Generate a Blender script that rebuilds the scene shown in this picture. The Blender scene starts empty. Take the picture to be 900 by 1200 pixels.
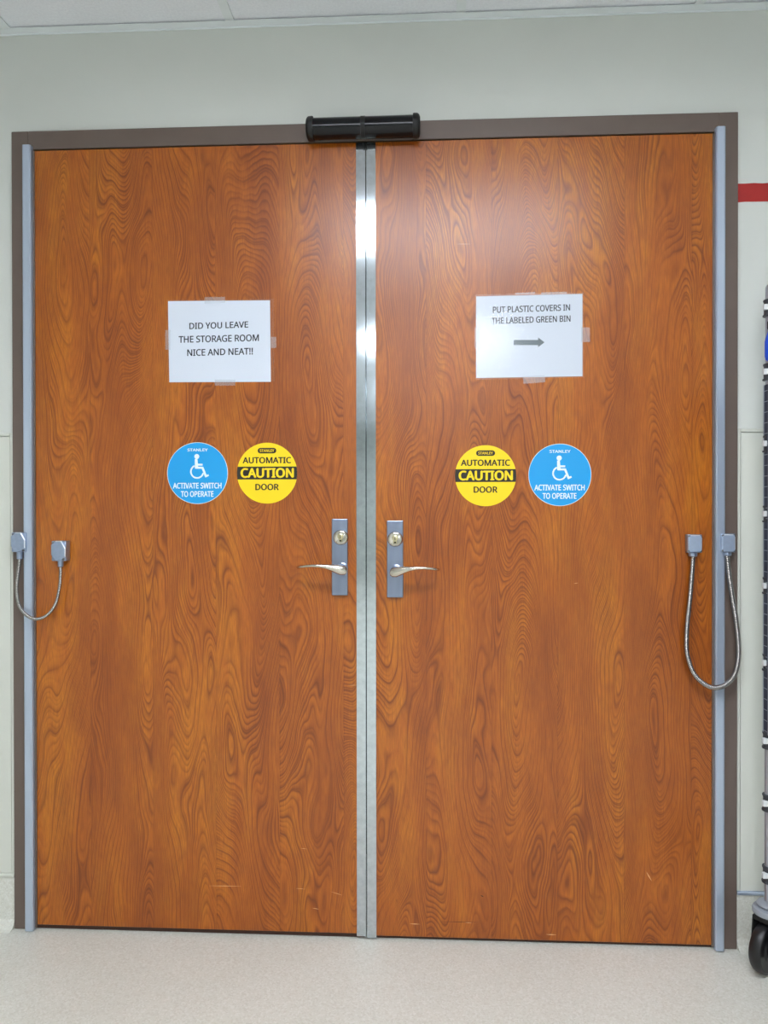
import bpy, bmesh, math, random, json
from mathutils import Vector, Matrix
random.seed(7)
C = bpy.context.scene.collection
# ------------------------------------------------------------------ camera
F, CX, CY, CZ, YAW, PIT, ROL = 900.0, .1541, -2.0330, 1.1492, -.05247, -.00585, -.00101
fw = Vector((math.sin(YAW)*math.cos(PIT), math.cos(YAW)*math.cos(PIT), math.sin(PIT)))
r0 = Vector((math.cos(YAW), -math.sin(YAW), 0)); u0 = r0.cross(fw)
RT = r0*math.cos(ROL) + u0*math.sin(ROL); UP = -r0*math.sin(ROL) + u0*math.cos(ROL)
CAM = Vector((CX, CY, CZ))
cd = bpy.data.cameras.new('camera'); cam = bpy.data.objects.new('camera', cd); C.objects.link(cam)
cd.sensor_fit = 'VERTICAL'; cd.sensor_height = 24.0; cd.lens = F/1200*24.0; cd.clip_start = .02
m = Matrix.Identity(4)
for i in range(3):
    m[i][0] = RT[i]; m[i][1] = UP[i]; m[i][2] = -fw[i]; m[i][3] = CAM[i]
cam.matrix_world = m
S = bpy.context.scene; S.camera = cam
# ------------------------------------------------------------------ world, view
w = bpy.data.worlds.new('world'); S.world = w; w.use_nodes = True
w.node_tree.nodes['Background'].inputs[0].default_value = (.75, .85, .9, 1)
w.node_tree.nodes['Background'].inputs[1].default_value = .05
S.view_settings.view_transform = 'Standard'; S.view_settings.look = 'None'
S.view_settings.gamma = 1; S.view_settings.use_curve_mapping = False
S.view_settings.exposure = 0.0
LAMP = (.93, .965, 1.05); LAMP_POWER = 24.0

def at(px, py, Y=0.0):
    """point of the plane y=Y that the calibrated camera sees at photo pixel (px,py)"""
    d = fw + RT*((px-450)/F) + UP*((600-py)/F)
    return CAM + d*((Y-CAM.y)/d.y)

# ------------------------------------------------------------------ materials
def srgb(r, g, b):
    return tuple(((c/255)/12.92 if c/255 <= .04045 else ((c/255+.055)/1.055)**2.4) for c in (r, g, b)) + (1,)
def mat(name, col, rough=.5, metal=0, noise=0, nscale=40, bump=0, bscale=200, coat=0, spec=.5, stretch=None):
    mt = bpy.data.materials.new(name); mt.use_nodes = True
    nt = mt.node_tree; b = nt.nodes['Principled BSDF']
    b.inputs['Base Color'].default_value = col; b.inputs['Roughness'].default_value = rough
    b.inputs['Metallic'].default_value = metal; b.inputs['Coat Weight'].default_value = coat
    b.inputs['Specular IOR Level'].default_value = spec
    tc = nt.nodes.new('ShaderNodeTexCoord'); mp = nt.nodes.new('ShaderNodeMapping')
    nt.links.new(tc.outputs['Object'], mp.inputs[0])
    if stretch: mp.inputs['Scale'].default_value = stretch
    if noise:
        n = nt.nodes.new('ShaderNodeTexNoise'); n.inputs['Scale'].default_value = nscale; n.inputs['Detail'].default_value = 4
        nt.links.new(mp.outputs[0], n.inputs['Vector'])
        r = nt.nodes.new('ShaderNodeValToRGB'); r.color_ramp.elements[0].position = .3; r.color_ramp.elements[1].position = .7
        r.color_ramp.elements[0].color = tuple(c*(1-noise) for c in col[:3])+(1,)
        r.color_ramp.elements[1].color = tuple(min(1, c*(1+noise)) for c in col[:3])+(1,)
        nt.links.new(n.outputs[0], r.inputs[0]); nt.links.new(r.outputs[0], b.inputs['Base Color'])
    if bump:
        n2 = nt.nodes.new('ShaderNodeTexNoise'); n2.inputs['Scale'].default_value = bscale; n2.inputs['Detail'].default_value = 3
        nt.links.new(mp.outputs[0], n2.inputs['Vector'])
        bp = nt.nodes.new('ShaderNodeBump'); bp.inputs['Strength'].default_value = bump; bp.inputs['Distance'].default_value = .001
        nt.links.new(n2.outputs[0], bp.inputs['Height']); nt.links.new(bp.outputs[0], b.inputs['Normal'])
    return mt

def wood_mat(name, seed):
    mt = bpy.data.materials.new(name); mt.use_nodes = True
    nt = mt.node_tree; N = nt.nodes; L = nt.links; b = N['Principled BSDF']
    def math_(op, a, c=None, d=None):
        n = N.new('ShaderNodeMath'); n.operation = op
        for i, v in enumerate((a, c, d)):
            if v is None: continue
            if isinstance(v, (int, float)): n.inputs[i].default_value = v
            else: L.new(v, n.inputs[i])
        return n.outputs[0]
    def noise(vec, scale, detail=2, rough=.5, W=None):
        n = N.new('ShaderNodeTexNoise'); n.noise_dimensions = '4D' if W is not None else '3D'
        n.inputs['Scale'].default_value = scale; n.inputs['Detail'].default_value = detail; n.inputs['Roughness'].default_value = rough
        L.new(vec, n.inputs['Vector'])
        if W is not None: L.new(W, n.inputs['W'])
        return n.outputs[0]
    def comb(x, y, z):
        n = N.new('ShaderNodeCombineXYZ')
        for i, v in enumerate((x, y, z)):
            if isinstance(v, (int, float)): n.inputs[i].default_value = v
            else: L.new(v, n.inputs[i])
        return n.outputs[0]
    tc = N.new('ShaderNodeTexCoord'); sp = N.new('ShaderNodeSeparateXYZ'); L.new(tc.outputs['Object'], sp.inputs[0])
    x, z = sp.outputs[0], sp.outputs[2]
    # veneer flitches printed side by side, each with a figure of its own
    wn = noise(comb(math_('MULTIPLY', x, 1.0), seed, math_('MULTIPLY', z, .6)), 1.0, 1)
    xs = math_('ADD', math_('DIVIDE', x, .172), seed*.37+.2)
    strip = math_('FLOOR', xs)
    fr = math_('SUBTRACT', xs, strip)
    W = math_('ADD', math_('MULTIPLY', strip, 5.37), seed*11.1)
    wx_ = noise(comb(math_('MULTIPLY', x, 6), 8, math_('MULTIPLY', z, 2.4)), 1.0, 1, .5, W)
    xw = math_('ADD', x, math_('MULTIPLY', wx_, .07))
    big = noise(comb(math_('MULTIPLY', xw, 5.6), 0, math_('MULTIPLY', z, 1.0)), 1.0, 1.0, .4, W)
    wob = noise(comb(math_('MULTIPLY', x, 16), 3, math_('MULTIPLY', z, 5)), 1.0, 1.5, .5, W)
    ph = math_('ADD', math_('MULTIPLY', big, 46), math_('MULTIPLY', x, 42))
    ph = math_('ADD', ph, math_('MULTIPLY', wob, 2.2))
    def ringline(p, sharp, w_):
        sw = math_('FRACT', p)
        e = N.new('ShaderNodeMapRange'); e.inputs['From Min'].default_value = 0; e.inputs['From Max'].default_value = w_
        e.inputs['To Min'].default_value = 1; e.inputs['To Max'].default_value = 0; L.new(sw, e.inputs['Value'])
        return math_('MAXIMUM', math_('POWER', sw, sharp), e.outputs[0])
    def rng(v, a0, a1, b0, b1):
        e = N.new('ShaderNodeMapRange'); e.inputs['From Min'].default_value = a0; e.inputs['From Max'].default_value = a1
        e.inputs['To Min'].default_value = b0; e.inputs['To Max'].default_value = b1; L.new(v, e.inputs['Value']); return e.outputs[0]
    amp = noise(comb(math_('MULTIPLY', x, 11), 9, math_('MULTIPLY', z, 2.6)), 1.0, 2, .5, W)
    amp2 = noise(comb(math_('MULTIPLY', x, 14), 19, math_('MULTIPLY', z, 3)), 1.0, 2, .5, W)
    l1 = math_('MULTIPLY', ringline(ph, 7, .12), rng(amp, .35, .62, .35, 1.0))
    l2 = math_('MULTIPLY', ringline(math_('MULTIPLY', ph, 3.37), 3.0, .25), rng(amp2, .36, .6, .15, .92))
    line = math_('MAXIMUM', l1, l2)
    pores = noise(comb(math_('MULTIPLY', x, 520), 1, math_('MULTIPLY', z, 26)), 1.0, 2, .6)
    tone = noise(comb(math_('MULTIPLY', x, 8), seed, math_('MULTIPLY', z, 1.3)), 1.0, 3, .55)
    blot = noise(comb(math_('MULTIPLY', x, 40), 2, math_('MULTIPLY', z, 9)), 1.0, 3, .6)
    r = N.new('ShaderNodeValToRGB'); cr = r.color_ramp
    cr.elements[0].position = .29; cr.elements[0].color = srgb(152, 75, 16)
    cr.elements[1].position = .71; cr.elements[1].color = srgb(212, 130, 22)
    e = cr.elements.new(.5); e.color = srgb(188, 103, 20)
    L.new(math_('ADD', math_('MULTIPLY', tone, .68), math_('MULTIPLY', blot, .32)), r.inputs[0])
    mx = N.new('ShaderNodeMix'); mx.data_type = 'RGBA'; L.new(math_('MULTIPLY', line, .86), mx.inputs[0])
    L.new(r.outputs[0], mx.inputs[6]); mx.inputs[7].default_value = srgb(88, 30, 6)
    mp = N.new('ShaderNodeMapRange'); mp.inputs['From Min'].default_value = .35; mp.inputs['From Max'].default_value = .7
    mp.inputs['To Min'].default_value = 0; mp.inputs['To Max'].default_value = .6
    L.new(pores, mp.inputs['Value'])
    mx2 = N.new('ShaderNodeMix'); mx2.data_type = 'RGBA'; L.new(mp.outputs[0], mx2.inputs[0])
    L.new(mx.outputs[2], mx2.inputs[6]); mx2.inputs[7].default_value = srgb(128, 62, 20)
    # narrow dark joint between flitches, on some of them
    jt = math_('LESS_THAN', fr, .018)
    mx3 = N.new('ShaderNodeMix'); mx3.data_type = 'RGBA'; L.new(math_('MULTIPLY', jt, .18), mx3.inputs[0])
    L.new(mx2.outputs[2], mx3.inputs[6]); mx3.inputs[7].default_value = srgb(90, 42, 16)
    L.new(mx3.outputs[2], b.inputs['Base Color'])
    b.inputs['Roughness'].default_value = .30
    b.inputs['Specular IOR Level'].default_value = .55
    return mt

M = {}
M['wall'] = mat('painted_wall', srgb(214, 217, 211), .6, noise=.015, nscale=6, bump=.25, bscale=260)
M['fiber_panel'] = mat('wainscot_panel', srgb(214, 216, 206), .45, noise=.015, nscale=9, bump=.15, bscale=300)
M['panel_trim'] = mat('panel_trim', srgb(212, 214, 204), .4)
M['frame'] = mat('brown_paint', srgb(104, 90, 82), .38, noise=.05, nscale=14, bump=.1, bscale=180)
M['floor'] = None
M['wood_left'] = wood_mat('cherry_laminate_left', 1.3)
M['wood_right'] = wood_mat('cherry_laminate_right', 4.2)
M['core'] = mat('door_core_edge', srgb(96, 48, 22), .6)
M['alu'] = mat('anodized_aluminium', srgb(190, 203, 222), .33, .6, noise=.04, nscale=30, stretch=(1, 1, .05))
M['steel'] = mat('satin_steel', srgb(190, 198, 202), .085, 1, noise=.10, nscale=55)
M['plate'] = mat('brushed_plate', srgb(138, 148, 168), .34, 1, noise=.06, nscale=80, stretch=(1, 1, .1))
M['chrome'] = mat('bright_nickel', srgb(204, 198, 186), .12, 1)
M['zinc'] = mat('cast_zinc', srgb(158, 172, 196), .30, .8, noise=.06, nscale=120)
M['zinc_light'] = mat('cast_zinc_lid', srgb(182, 198, 222), .35, .6, noise=.04, nscale=120)
M['edge_glint'] = mat('painted_edge_glint', srgb(238, 242, 248), .35, .5)  # near-white, a highlight painted on the lid bevels
M['conduit'] = mat('flexible_steel', srgb(158, 155, 152), .25, 1)
M['brass'] = mat('key_plug', srgb(205, 196, 160), .3, 1)
M['dark'] = mat('dark_slot', srgb(24, 22, 22), .6)
M['screw'] = mat('screw_steel', srgb(120, 122, 126), .4, .9)
M['black_gloss'] = mat('black_gloss_plastic', srgb(4, 6, 12), .16, spec=.35)
M['black'] = mat('black_plastic', srgb(7, 8, 10), .5, bump=.2, bscale=400)
M['rubber'] = mat('black_rubber', srgb(22, 22, 24), .38)
M['grey_rubber'] = mat('grey_bumper', srgb(150, 156, 164), .5)
M['collar'] = mat('dark_collar', srgb(60, 64, 70), .4)
M['white_plastic'] = mat('white_plastic', srgb(225, 228, 228), .4)
M['wire'] = mat('chrome_wire', srgb(178, 184, 194), .34, .7)
M['paper'] = mat('white_paper', srgb(222, 228, 238), .7)
M['ink'] = mat('navy_ink', srgb(18, 28, 44), .7)
M['arrow_grey'] = mat('grey_ink', srgb(104, 116, 122), .7)
M['blue'] = mat('blue_vinyl', srgb(20, 158, 226), .42)
M['yellow'] = mat('yellow_vinyl', srgb(250, 214, 4), .42)
M['sticker_white'] = mat('white_print', srgb(226, 240, 245), .45)
M['sticker_black'] = mat('black_print', srgb(34, 30, 18), .5)
M['red'] = mat('red_stripe_paint', srgb(168, 32, 28), .5, noise=.06, nscale=50)
M['blue_plastic'] = mat('blue_plastic', srgb(16, 84, 226), .4)
M['tile'] = mat('ceiling_tile', srgb(243, 246, 252), .9, noise=.04, nscale=160, bump=.5, bscale=220)
M['grid'] = mat('white_grid', srgb(236, 242, 244), .5)
M['scratch'] = mat('bare_core_scratch', srgb(222, 170, 120), .6)
M['block_dark'] = mat('light_block_dark', srgb(60, 58, 55), .8)
M['mesh_dark'] = mat('added_dark_sheet', srgb(44, 52, 72), .5)
M['sweep'] = mat('brown_gap_strip', srgb(66, 40, 28), .7)
M['scuff'] = mat('dark_scuff', srgb(60, 26, 12), .6)

def floor_mat():
    mt = mat('speckled_sheet_floor', srgb(196, 195, 182), .42)
    nt = mt.node_tree; N = nt.nodes; L = nt.links; b = N['Principled BSDF']
    tc = N.new('ShaderNodeTexCoord')
    v = N.new('ShaderNodeTexVoronoi'); v.inputs['Scale'].default_value = 260; L.new(tc.outputs['Object'], v.inputs['Vector'])
    h = N.new('ShaderNodeSeparateColor'); L.new(v.outputs['Color'], h.inputs[0])
    r = N.new('ShaderNodeValToRGB'); r.color_ramp.interpolation = 'CONSTANT'
    r.color_ramp.elements[0].position = 0; r.color_ramp.elements[0].color = srgb(214, 213, 202)
    r.color_ramp.elements[1].position = .22; r.color_ramp.elements[1].color = srgb(221, 221, 211)
    e = r.color_ramp.elements.new(.80); e.color = srgb(228, 228, 220)
    L.new(h.outputs[0], r.inputs[0])
    n = N.new('ShaderNodeTexNoise'); n.inputs['Scale'].default_value = 2.2; n.inputs['Detail'].default_value = 5
    L.new(tc.outputs['Object'], n.inputs['Vector'])
    mx = N.new('ShaderNodeMix'); mx.data_type = 'RGBA'; mx.blend_type = 'MULTIPLY'; mx.inputs[0].default_value = 1
    r2 = N.new('ShaderNodeValToRGB'); r2.color_ramp.elements[0].position = .35; r2.color_ramp.elements[0].color = (.94, .94, .93, 1)
    r2.color_ramp.elements[1].position = .65; r2.color_ramp.elements[1].color = (1, 1, 1, 1)
    L.new(n.outputs[0], r2.inputs[0]); L.new(r.outputs[0], mx.inputs[6]); L.new(r2.outputs[0], mx.inputs[7])
    L.new(mx.outputs[2], b.inputs['Base Color'])
    return mt
M['floor'] = floor_mat()

def emis(name, col, s):
    mt = bpy.data.materials.new(name); mt.use_nodes = True
    b = mt.node_tree.nodes['Principled BSDF']; b.inputs['Base Color'].default_value = (.8, .8, .8, 1)
    b.inputs['Emission Color'].default_value = col+(1,); b.inputs['Emission Strength'].default_value = s
    return mt
M['diffuser'] = emis('lit_diffuser', LAMP, LAMP_POWER)

def film(name, rough, fac, bump=0, bscale=60, stretch=(1, 1, 1), milk=.03):
    mt = bpy.data.materials.new(name); mt.use_nodes = True
    nt = mt.node_tree; N = nt.nodes; L = nt.links; N.remove(N['Principled BSDF'])
    o = N['Material Output']; tr = N.new('ShaderNodeBsdfTransparent'); tr.inputs[0].default_value = (.98, .99, 1, 1)
    gl = N.new('ShaderNodeBsdfGlossy'); gl.inputs['Roughness'].default_value = rough
    mx = N.new('ShaderNodeMixShader'); mx.inputs[0].default_value = fac
    df = N.new('ShaderNodeBsdfDiffuse'); df.inputs[0].default_value = (.85, .9, .95, 1); m0 = N.new('ShaderNodeMixShader'); m0.inputs[0].default_value = milk
    L.new(tr.outputs[0], m0.inputs[1]); L.new(df.outputs[0], m0.inputs[2])
    L.new(m0.outputs[0], mx.inputs[1]); L.new(gl.outputs[0], mx.inputs[2]); L.new(mx.outputs[0], o.inputs[0])
    if bump:
        tc = N.new('ShaderNodeTexCoord'); mp = N.new('ShaderNodeMapping'); mp.inputs['Scale'].default_value = stretch
        L.new(tc.outputs['Object'], mp.inputs[0])
        n = N.new('ShaderNodeTexNoise'); n.inputs['Scale'].default_value = bscale; n.inputs['Detail'].default_value = 3
        L.new(mp.outputs[0], n.inputs['Vector'])
        bp = N.new('ShaderNodeBump'); bp.inputs['Strength'].default_value = bump; bp.inputs['Distance'].default_value = .002
        L.new(n.outputs[0], bp.inputs['Height']); L.new(bp.outputs[0], gl.inputs['Normal'])
    return mt
M['sleeve_flat'] = film('clear_sleeve', .25, .04, milk=.0)
M['sleeve_wavy'] = film('wrinkled_sleeve', .15, .10, .075, 60, (1, 1, 2.2), milk=.0)
M['tape'] = film('clear_tape', .4, .10, milk=.16)

GLYPH_DATA = '{"N":{"A":[512,[[437,0,368,177,141,177,73,0,0,0,224,575,289,575,512,0],[282,415,280,420,278,428,274,438,271,449,267,461,263,473,260,484,257,493,255,500,252,490,249,479,247,468,244,457,241,447,238,438,230,415,165,241,346,241]]],"B":[521,[[241,573,307,569,361,558,404,541,434,515,453,478,459,431,457,409,453,389,446,371,437,354,424,340,409,328,392,317,372,309,350,304,350,300,373,295,395,288,415,279,433,267,448,253,461,236,470,215,476,191,478,163,475,130,467,100,454,74,436,52,413,33,385,19,354,8,318,2,279,0,78,0,78,573],[256,329,300,331,334,339,357,352,372,371,381,394,384,423,380,451,369,474,351,490,324,502,289,509,245,511,150,511,150,329],[150,269,150,61,265,61,311,64,346,74,371,91,388,112,398,138,401,168,399,188,395,205,388,221,377,235,362,247,344,256,321,263,293,267,260,269]]],"C":[507,[[323,517,294,516,266,510,241,502,217,490,196,474,178,456,162,434,149,410,139,383,131,353,127,321,125,286,128,241,135,200,147,164,164,132,186,105,213,83,244,68,281,58,322,55,347,56,371,58,394,62,416,66,438,72,460,78,460,15,438,8,416,2,393,-2,369,-6,342,-7,312,-8,257,-4,208,8,166,28,130,56,101,90,78,131,62,178,52,230,49,287,51,329,57,369,67,406,81,440,99,471,120,499,145,523,174,543,206,559,242,571,281,578,324,581,353,580,381,577,409,572,435,565,460,557,482,547,453,486,435,494,415,501,394,508,372,513,348,516]]],"D":[585,[[536,292,533,231,521,177,501,131,474,91,439,58,399,33,351,15,297,4,237,0,78,0,78,573,254,573,309,569,359,558,404,540,443,516,476,484,502,446,521,401,533,350],[460,289,457,337,449,379,435,415,416,444,391,469,361,487,327,500,287,508,244,511,150,511,150,62,228,62,299,68,357,87,402,119,434,164,454,220]]],"E":[446,[[398,0,78,0,78,573,398,573,398,509,150,509,150,330,383,330,383,268,150,268,150,63,398,63]]],"G":[584,[[326,302,524,302,524,22,493,12,462,5,431,-1,398,-5,362,-7,323,-8,267,-4,217,8,173,28,136,55,105,89,81,130,63,176,52,229,49,286,53,343,65,395,84,442,111,482,145,517,186,544,233,564,286,577,346,581,377,580,407,577,437,572,465,565,491,557,516,547,489,484,468,493,445,501,421,508,395,513,369,516,342,517,298,514,259,505,225,489,195,468,170,441,150,409,136,373,127,332,124,286,127,243,134,202,146,166,164,133,187,106,216,84,251,68,292,58,340,55,364,55,385,56,404,59,421,61,437,65,452,68,452,238,326,238]]],"H":[594,[[516,0,443,0,443,267,150,267,150,0,78,0,78,573,150,573,150,330,443,330,443,573,516,573]]],"I":[272,[[239,0,32,0,32,42,99,57,99,515,32,531,32,573,239,573,239,531,172,515,172,57,239,42]]],"K":[496,[[496,0,411,0,209,273,150,222,150,0,78,0,78,573,150,573,150,290,166,308,182,327,199,345,249,399,403,573,488,573,261,323]]],"L":[420,[[78,0,78,573,150,573,150,64,400,64,400,0]]],"M":[727,[[330,0,142,502,139,502,140,490,141,477,142,461,142,444,143,426,144,407,144,387,144,367,144,347,144,0,78,0,78,573,184,573,361,103,364,103,544,573,650,573,650,0,578,0,578,352,578,371,579,389,579,408,580,426,580,443,581,460,582,475,583,489,584,501,581,501,390,0]]],"N":[609,[[532,0,447,0,141,476,138,476,139,462,140,448,141,432,142,415,142,397,143,378,144,359,144,340,144,320,144,0,78,0,78,573,161,573,467,99,470,99,469,109,469,121,468,137,467,155,466,173,466,193,465,213,464,232,464,249,464,573,532,573]]],"O":[626,[[577,287,576,244,570,204,561,166,547,132,531,101,510,73,486,49,459,29,428,13,393,1,355,-6,314,-8,271,-6,232,1,196,13,165,29,138,49,114,73,94,101,78,132,65,167,56,204,51,245,49,288,52,344,62,396,78,442,100,482,130,517,166,545,208,565,258,577,314,581,369,577,417,565,459,545,495,517,524,483,547,442,564,396,574,344],[125,287,127,241,134,200,145,163,161,131,182,104,207,83,238,67,273,58,314,55,354,58,390,67,420,83,445,104,465,131,481,163,492,200,499,241,501,287,496,354,481,411,456,457,421,491,373,511,314,518,274,515,238,506,207,490,182,469,161,443,145,411,134,374,127,333]]],"P":[485,[[229,573,297,568,352,553,393,528,421,495,439,454,444,404,443,381,439,358,433,336,423,316,411,296,395,278,375,262,351,249,324,238,292,230,256,225,216,223,150,223,150,0,78,0,78,573],[223,511,150,511,150,285,208,285,242,286,272,290,298,296,320,306,338,318,352,334,362,352,368,375,370,401,366,435,354,462,334,484,306,499,269,508]]],"R":[499,[[236,573,281,571,320,565,353,555,381,540,404,522,422,500,434,474,442,444,444,410,442,381,437,356,427,334,415,315,401,298,385,285,367,274,349,264,330,257,487,0,403,0,264,237,150,237,150,0,78,0,78,573],[232,510,150,510,150,298,236,298,278,301,312,310,338,325,355,347,366,374,370,407,368,430,363,450,355,467,343,480,328,491,310,500,287,505,261,509]]],"S":[440,[[403,153,400,121,392,92,378,66,359,44,335,26,307,11,274,1,238,-6,198,-8,177,-8,157,-7,137,-5,118,-2,100,1,83,4,68,9,54,14,41,19,41,88,62,80,86,72,113,65,142,59,171,56,201,55,228,56,252,60,273,66,290,74,305,85,316,98,324,113,329,129,330,147,329,164,325,180,318,194,308,207,295,218,277,230,255,241,228,252,196,265,172,274,151,284,131,294,114,305,98,317,85,330,74,344,65,359,57,375,52,393,49,413,48,435,51,464,58,490,71,513,89,533,110,550,136,563,165,573,197,579,231,581,262,580,290,577,318,572,343,565,367,558,389,549,366,487,346,495,325,502,302,508,278,513,254,516,229,517,207,516,187,513,169,507,155,499,142,489,133,478,126,464,122,450,121,434,122,416,126,400,133,386,143,373,156,362,172,351,193,341,217,330,246,318,278,306,307,293,332,279,353,264,371,247,385,228,395,206,401,181]]],"T":[446,[[259,0,187,0,187,509,8,509,8,573,437,573,437,509,259,509]]],"U":[586,[[513,202,511,164,503,128,489,95,470,65,446,40,416,20,380,4,338,-5,290,-8,225,-2,171,18,128,50,97,93,78,144,72,204,72,573,144,573,144,201,148,158,161,122,182,93,211,72,248,59,294,55,327,57,355,63,379,73,399,88,415,105,427,126,435,149,440,174,442,202,442,573,513,573]]],"V":[481,[[481,573,277,0,204,0,0,573,75,573,204,205,210,190,215,175,220,160,224,146,228,132,231,119,235,106,238,93,241,80,243,93,246,106,250,119,253,133,257,147,262,161,267,176,271,191,277,207,405,573]]],"W":[746,[[735,573,583,0,510,0,399,375,395,387,392,398,389,410,386,421,383,433,380,443,378,454,375,463,373,471,372,478,370,484,370,488,369,484,368,478,367,471,365,463,363,454,361,443,358,433,355,421,352,409,349,397,346,385,342,373,234,0,161,0,10,573,85,573,174,223,177,211,180,199,183,186,185,175,188,163,190,151,193,140,195,129,196,118,198,107,200,97,201,87,203,97,205,108,206,119,209,131,211,142,213,154,216,166,219,179,222,191,225,203,229,215,232,227,333,573,407,573,512,225,516,212,520,200,523,187,526,175,529,163,532,151,534,139,536,128,538,117,544,87,545,100,548,114,550,129,553,144,556,159,560,175,564,191,568,207,572,224,660,573]]],"Y":[454,[[227,291,376,573,454,573,263,222,263,0,191,0,191,219,0,573,79,573]]],"!":[216,[[131,161,85,161,65,573,151,573],[58,43,59,61,64,75,72,85,83,92,94,96,107,97,120,96,132,92,142,85,151,75,156,61,157,43,156,26,151,12,142,2,132,-6,120,-10,107,-11,94,-10,83,-6,72,2,64,12,59,26]]]}}'
# ------------------------------------------------------------------ helpers
ORI = {}
def origin(o):
    while o.parent: o = o.parent
    return ORI.get(o.name, Vector((0, 0, 0)))
def put(name, bm, material, parent=None, loc=None, smooth=False):
    """link a bmesh given in room coordinates as ONE mesh object"""
    me = bpy.data.meshes.new(name)
    o = bpy.data.objects.new(name, me); C.objects.link(o)
    if parent is not None:
        o.parent = parent; off = origin(parent)
    else:
        off = Vector(loc) if loc is not None else Vector((0, 0, 0))
        o.location = off; ORI[o.name] = off
    bmesh.ops.translate(bm, verts=bm.verts, vec=-off)
    bmesh.ops.recalc_face_normals(bm, faces=bm.faces)
    if smooth:
        for f in bm.faces: f.smooth = True
        for e in bm.edges:
            if len(e.link_faces) == 2 and e.calc_face_angle(0) > .7: e.smooth = False
    bm.to_mesh(me); bm.free()
    for mm in (material if isinstance(material, list) else [material]): me.materials.append(mm)
    return o
def thing(name, label, cat, loc, group=None):
    o = bpy.data.objects.new(name, None); C.objects.link(o); o.location = loc; o.empty_display_size = .05
    ORI[o.name] = Vector(loc); o['label'] = label; o['category'] = cat
    if group: o['group'] = group
    return o
def struct_empty(name, loc, label=None):
    o = bpy.data.objects.new(name, None); C.objects.link(o); o.location = loc; o.empty_display_size = .05
    ORI[o.name] = Vector(loc); o['kind'] = 'structure'
    if label: o['label'] = label
    return o
def box(bm, x0, x1, y0, y1, z0, z1, bev=0, seg=2):
    r = bmesh.ops.create_cube(bm, size=1)
    for v in r['verts']:
        v.co = Vector((x0+(v.co.x+.5)*(x1-x0), y0+(v.co.y+.5)*(y1-y0), z0+(v.co.z+.5)*(z1-z0)))
    if bev:
        es = list({e for v in r['verts'] for e in v.link_edges})
        bmesh.ops.bevel(bm, geom=es, offset=bev, segments=seg, affect='EDGES', profile=.5)
    return bm
def B(*a, **k): return box(bmesh.new(), *a, **k)
def prism(bm, pts, y0, y1):
    """polygon [(x,z)] extruded between planes y0 (front) and y1"""
    a = [bm.verts.new((p[0], y0, p[1])) for p in pts]; b = [bm.verts.new((p[0], y1, p[1])) for p in pts]
    n = len(pts); bm.faces.new(a); bm.faces.new(b[::-1])
    for i in range(n): bm.faces.new((a[i], b[i], b[(i+1) % n], a[(i+1) % n]))
    return bm
def disc(bm, cx, cz, rx, rz, y0, y1, n=64):
    return prism(bm, [(cx+rx*math.cos(2*math.pi*i/n), cz+rz*math.sin(2*math.pi*i/n)) for i in range(n)], y0, y1)
def tube(bm, pts, rad, n=10, cap=True):
    """tube along pts; rad is a number or a list"""
    pts = [Vector(p) for p in pts]; rings = []; nrm = None
    for i, p in enumerate(pts):
        t = (pts[min(i+1, len(pts)-1)]-pts[max(i-1, 0)]).normalized()
        if nrm is None:
            nrm = t.orthogonal().normalized()
        nrm = (nrm - t*nrm.dot(t)).normalized(); bn = t.cross(nrm)
        r = rad[i] if isinstance(rad, list) else rad
        rings.append([bm.verts.new(p+(nrm*math.cos(2*math.pi*k/n)+bn*math.sin(2*math.pi*k/n))*r) for k in range(n)])
    for a, b in zip(rings, rings[1:]):
        for k in range(n): bm.faces.new((a[k], a[(k+1) % n], b[(k+1) % n], b[k]))
    if cap: bm.faces.new(rings[0][::-1]); bm.faces.new(rings[-1])
    return bm
def catmull(P, step):
    P = [Vector(p) for p in P]; out = []
    Q = [P[0]*2-P[1]]+P+[P[-1]*2-P[-2]]
    for i in range(1, len(Q)-2):
        a, b, c, d = Q[i-1:i+3]; n = 24
        for k in range(n):
            t = k/n
            out.append(.5*((2*b)+(-a+c)*t+(2*a-5*b+4*c-d)*t*t+(-a+3*b-3*c+d)*t**3))
    out.append(P[-1]); res = [out[0]]; acc = 0
    for p, q in zip(out, out[1:]):
        L_ = (q-p).length; s = step-acc
        while s <= L_:
            res.append(p+(q-p)*(s/L_)); s += step
        acc = (acc+L_) % step
    return res
def lathe_y(bm, cx, cz, prof, n=32):
    """profile [(y, r)] turned about a line parallel to y through (cx,cz)"""
    tube(bm, [(cx, y, cz) for y, r in prof], [r for y, r in prof], n)
    return bm
def lathe_line(bm, p0, axis, prof, n=28):
    p0 = Vector(p0); axis = Vector(axis).normalized(); nm = axis.orthogonal().normalized(); bn = axis.cross(nm); rings = []
    for s, r in prof:
        rings.append([bm.verts.new(p0+axis*s+(nm*math.cos(2*math.pi*k/n)+bn*math.sin(2*math.pi*k/n))*max(r, 1e-5)) for k in range(n)])
    for a, b in zip(rings, rings[1:]):
        for k in range(n): bm.faces.new((a[k], a[(k+1) % n], b[(k+1) % n], b[k]))
    bm.faces.new(rings[0][::-1]); bm.faces.new(rings[-1])
    return bm
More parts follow.
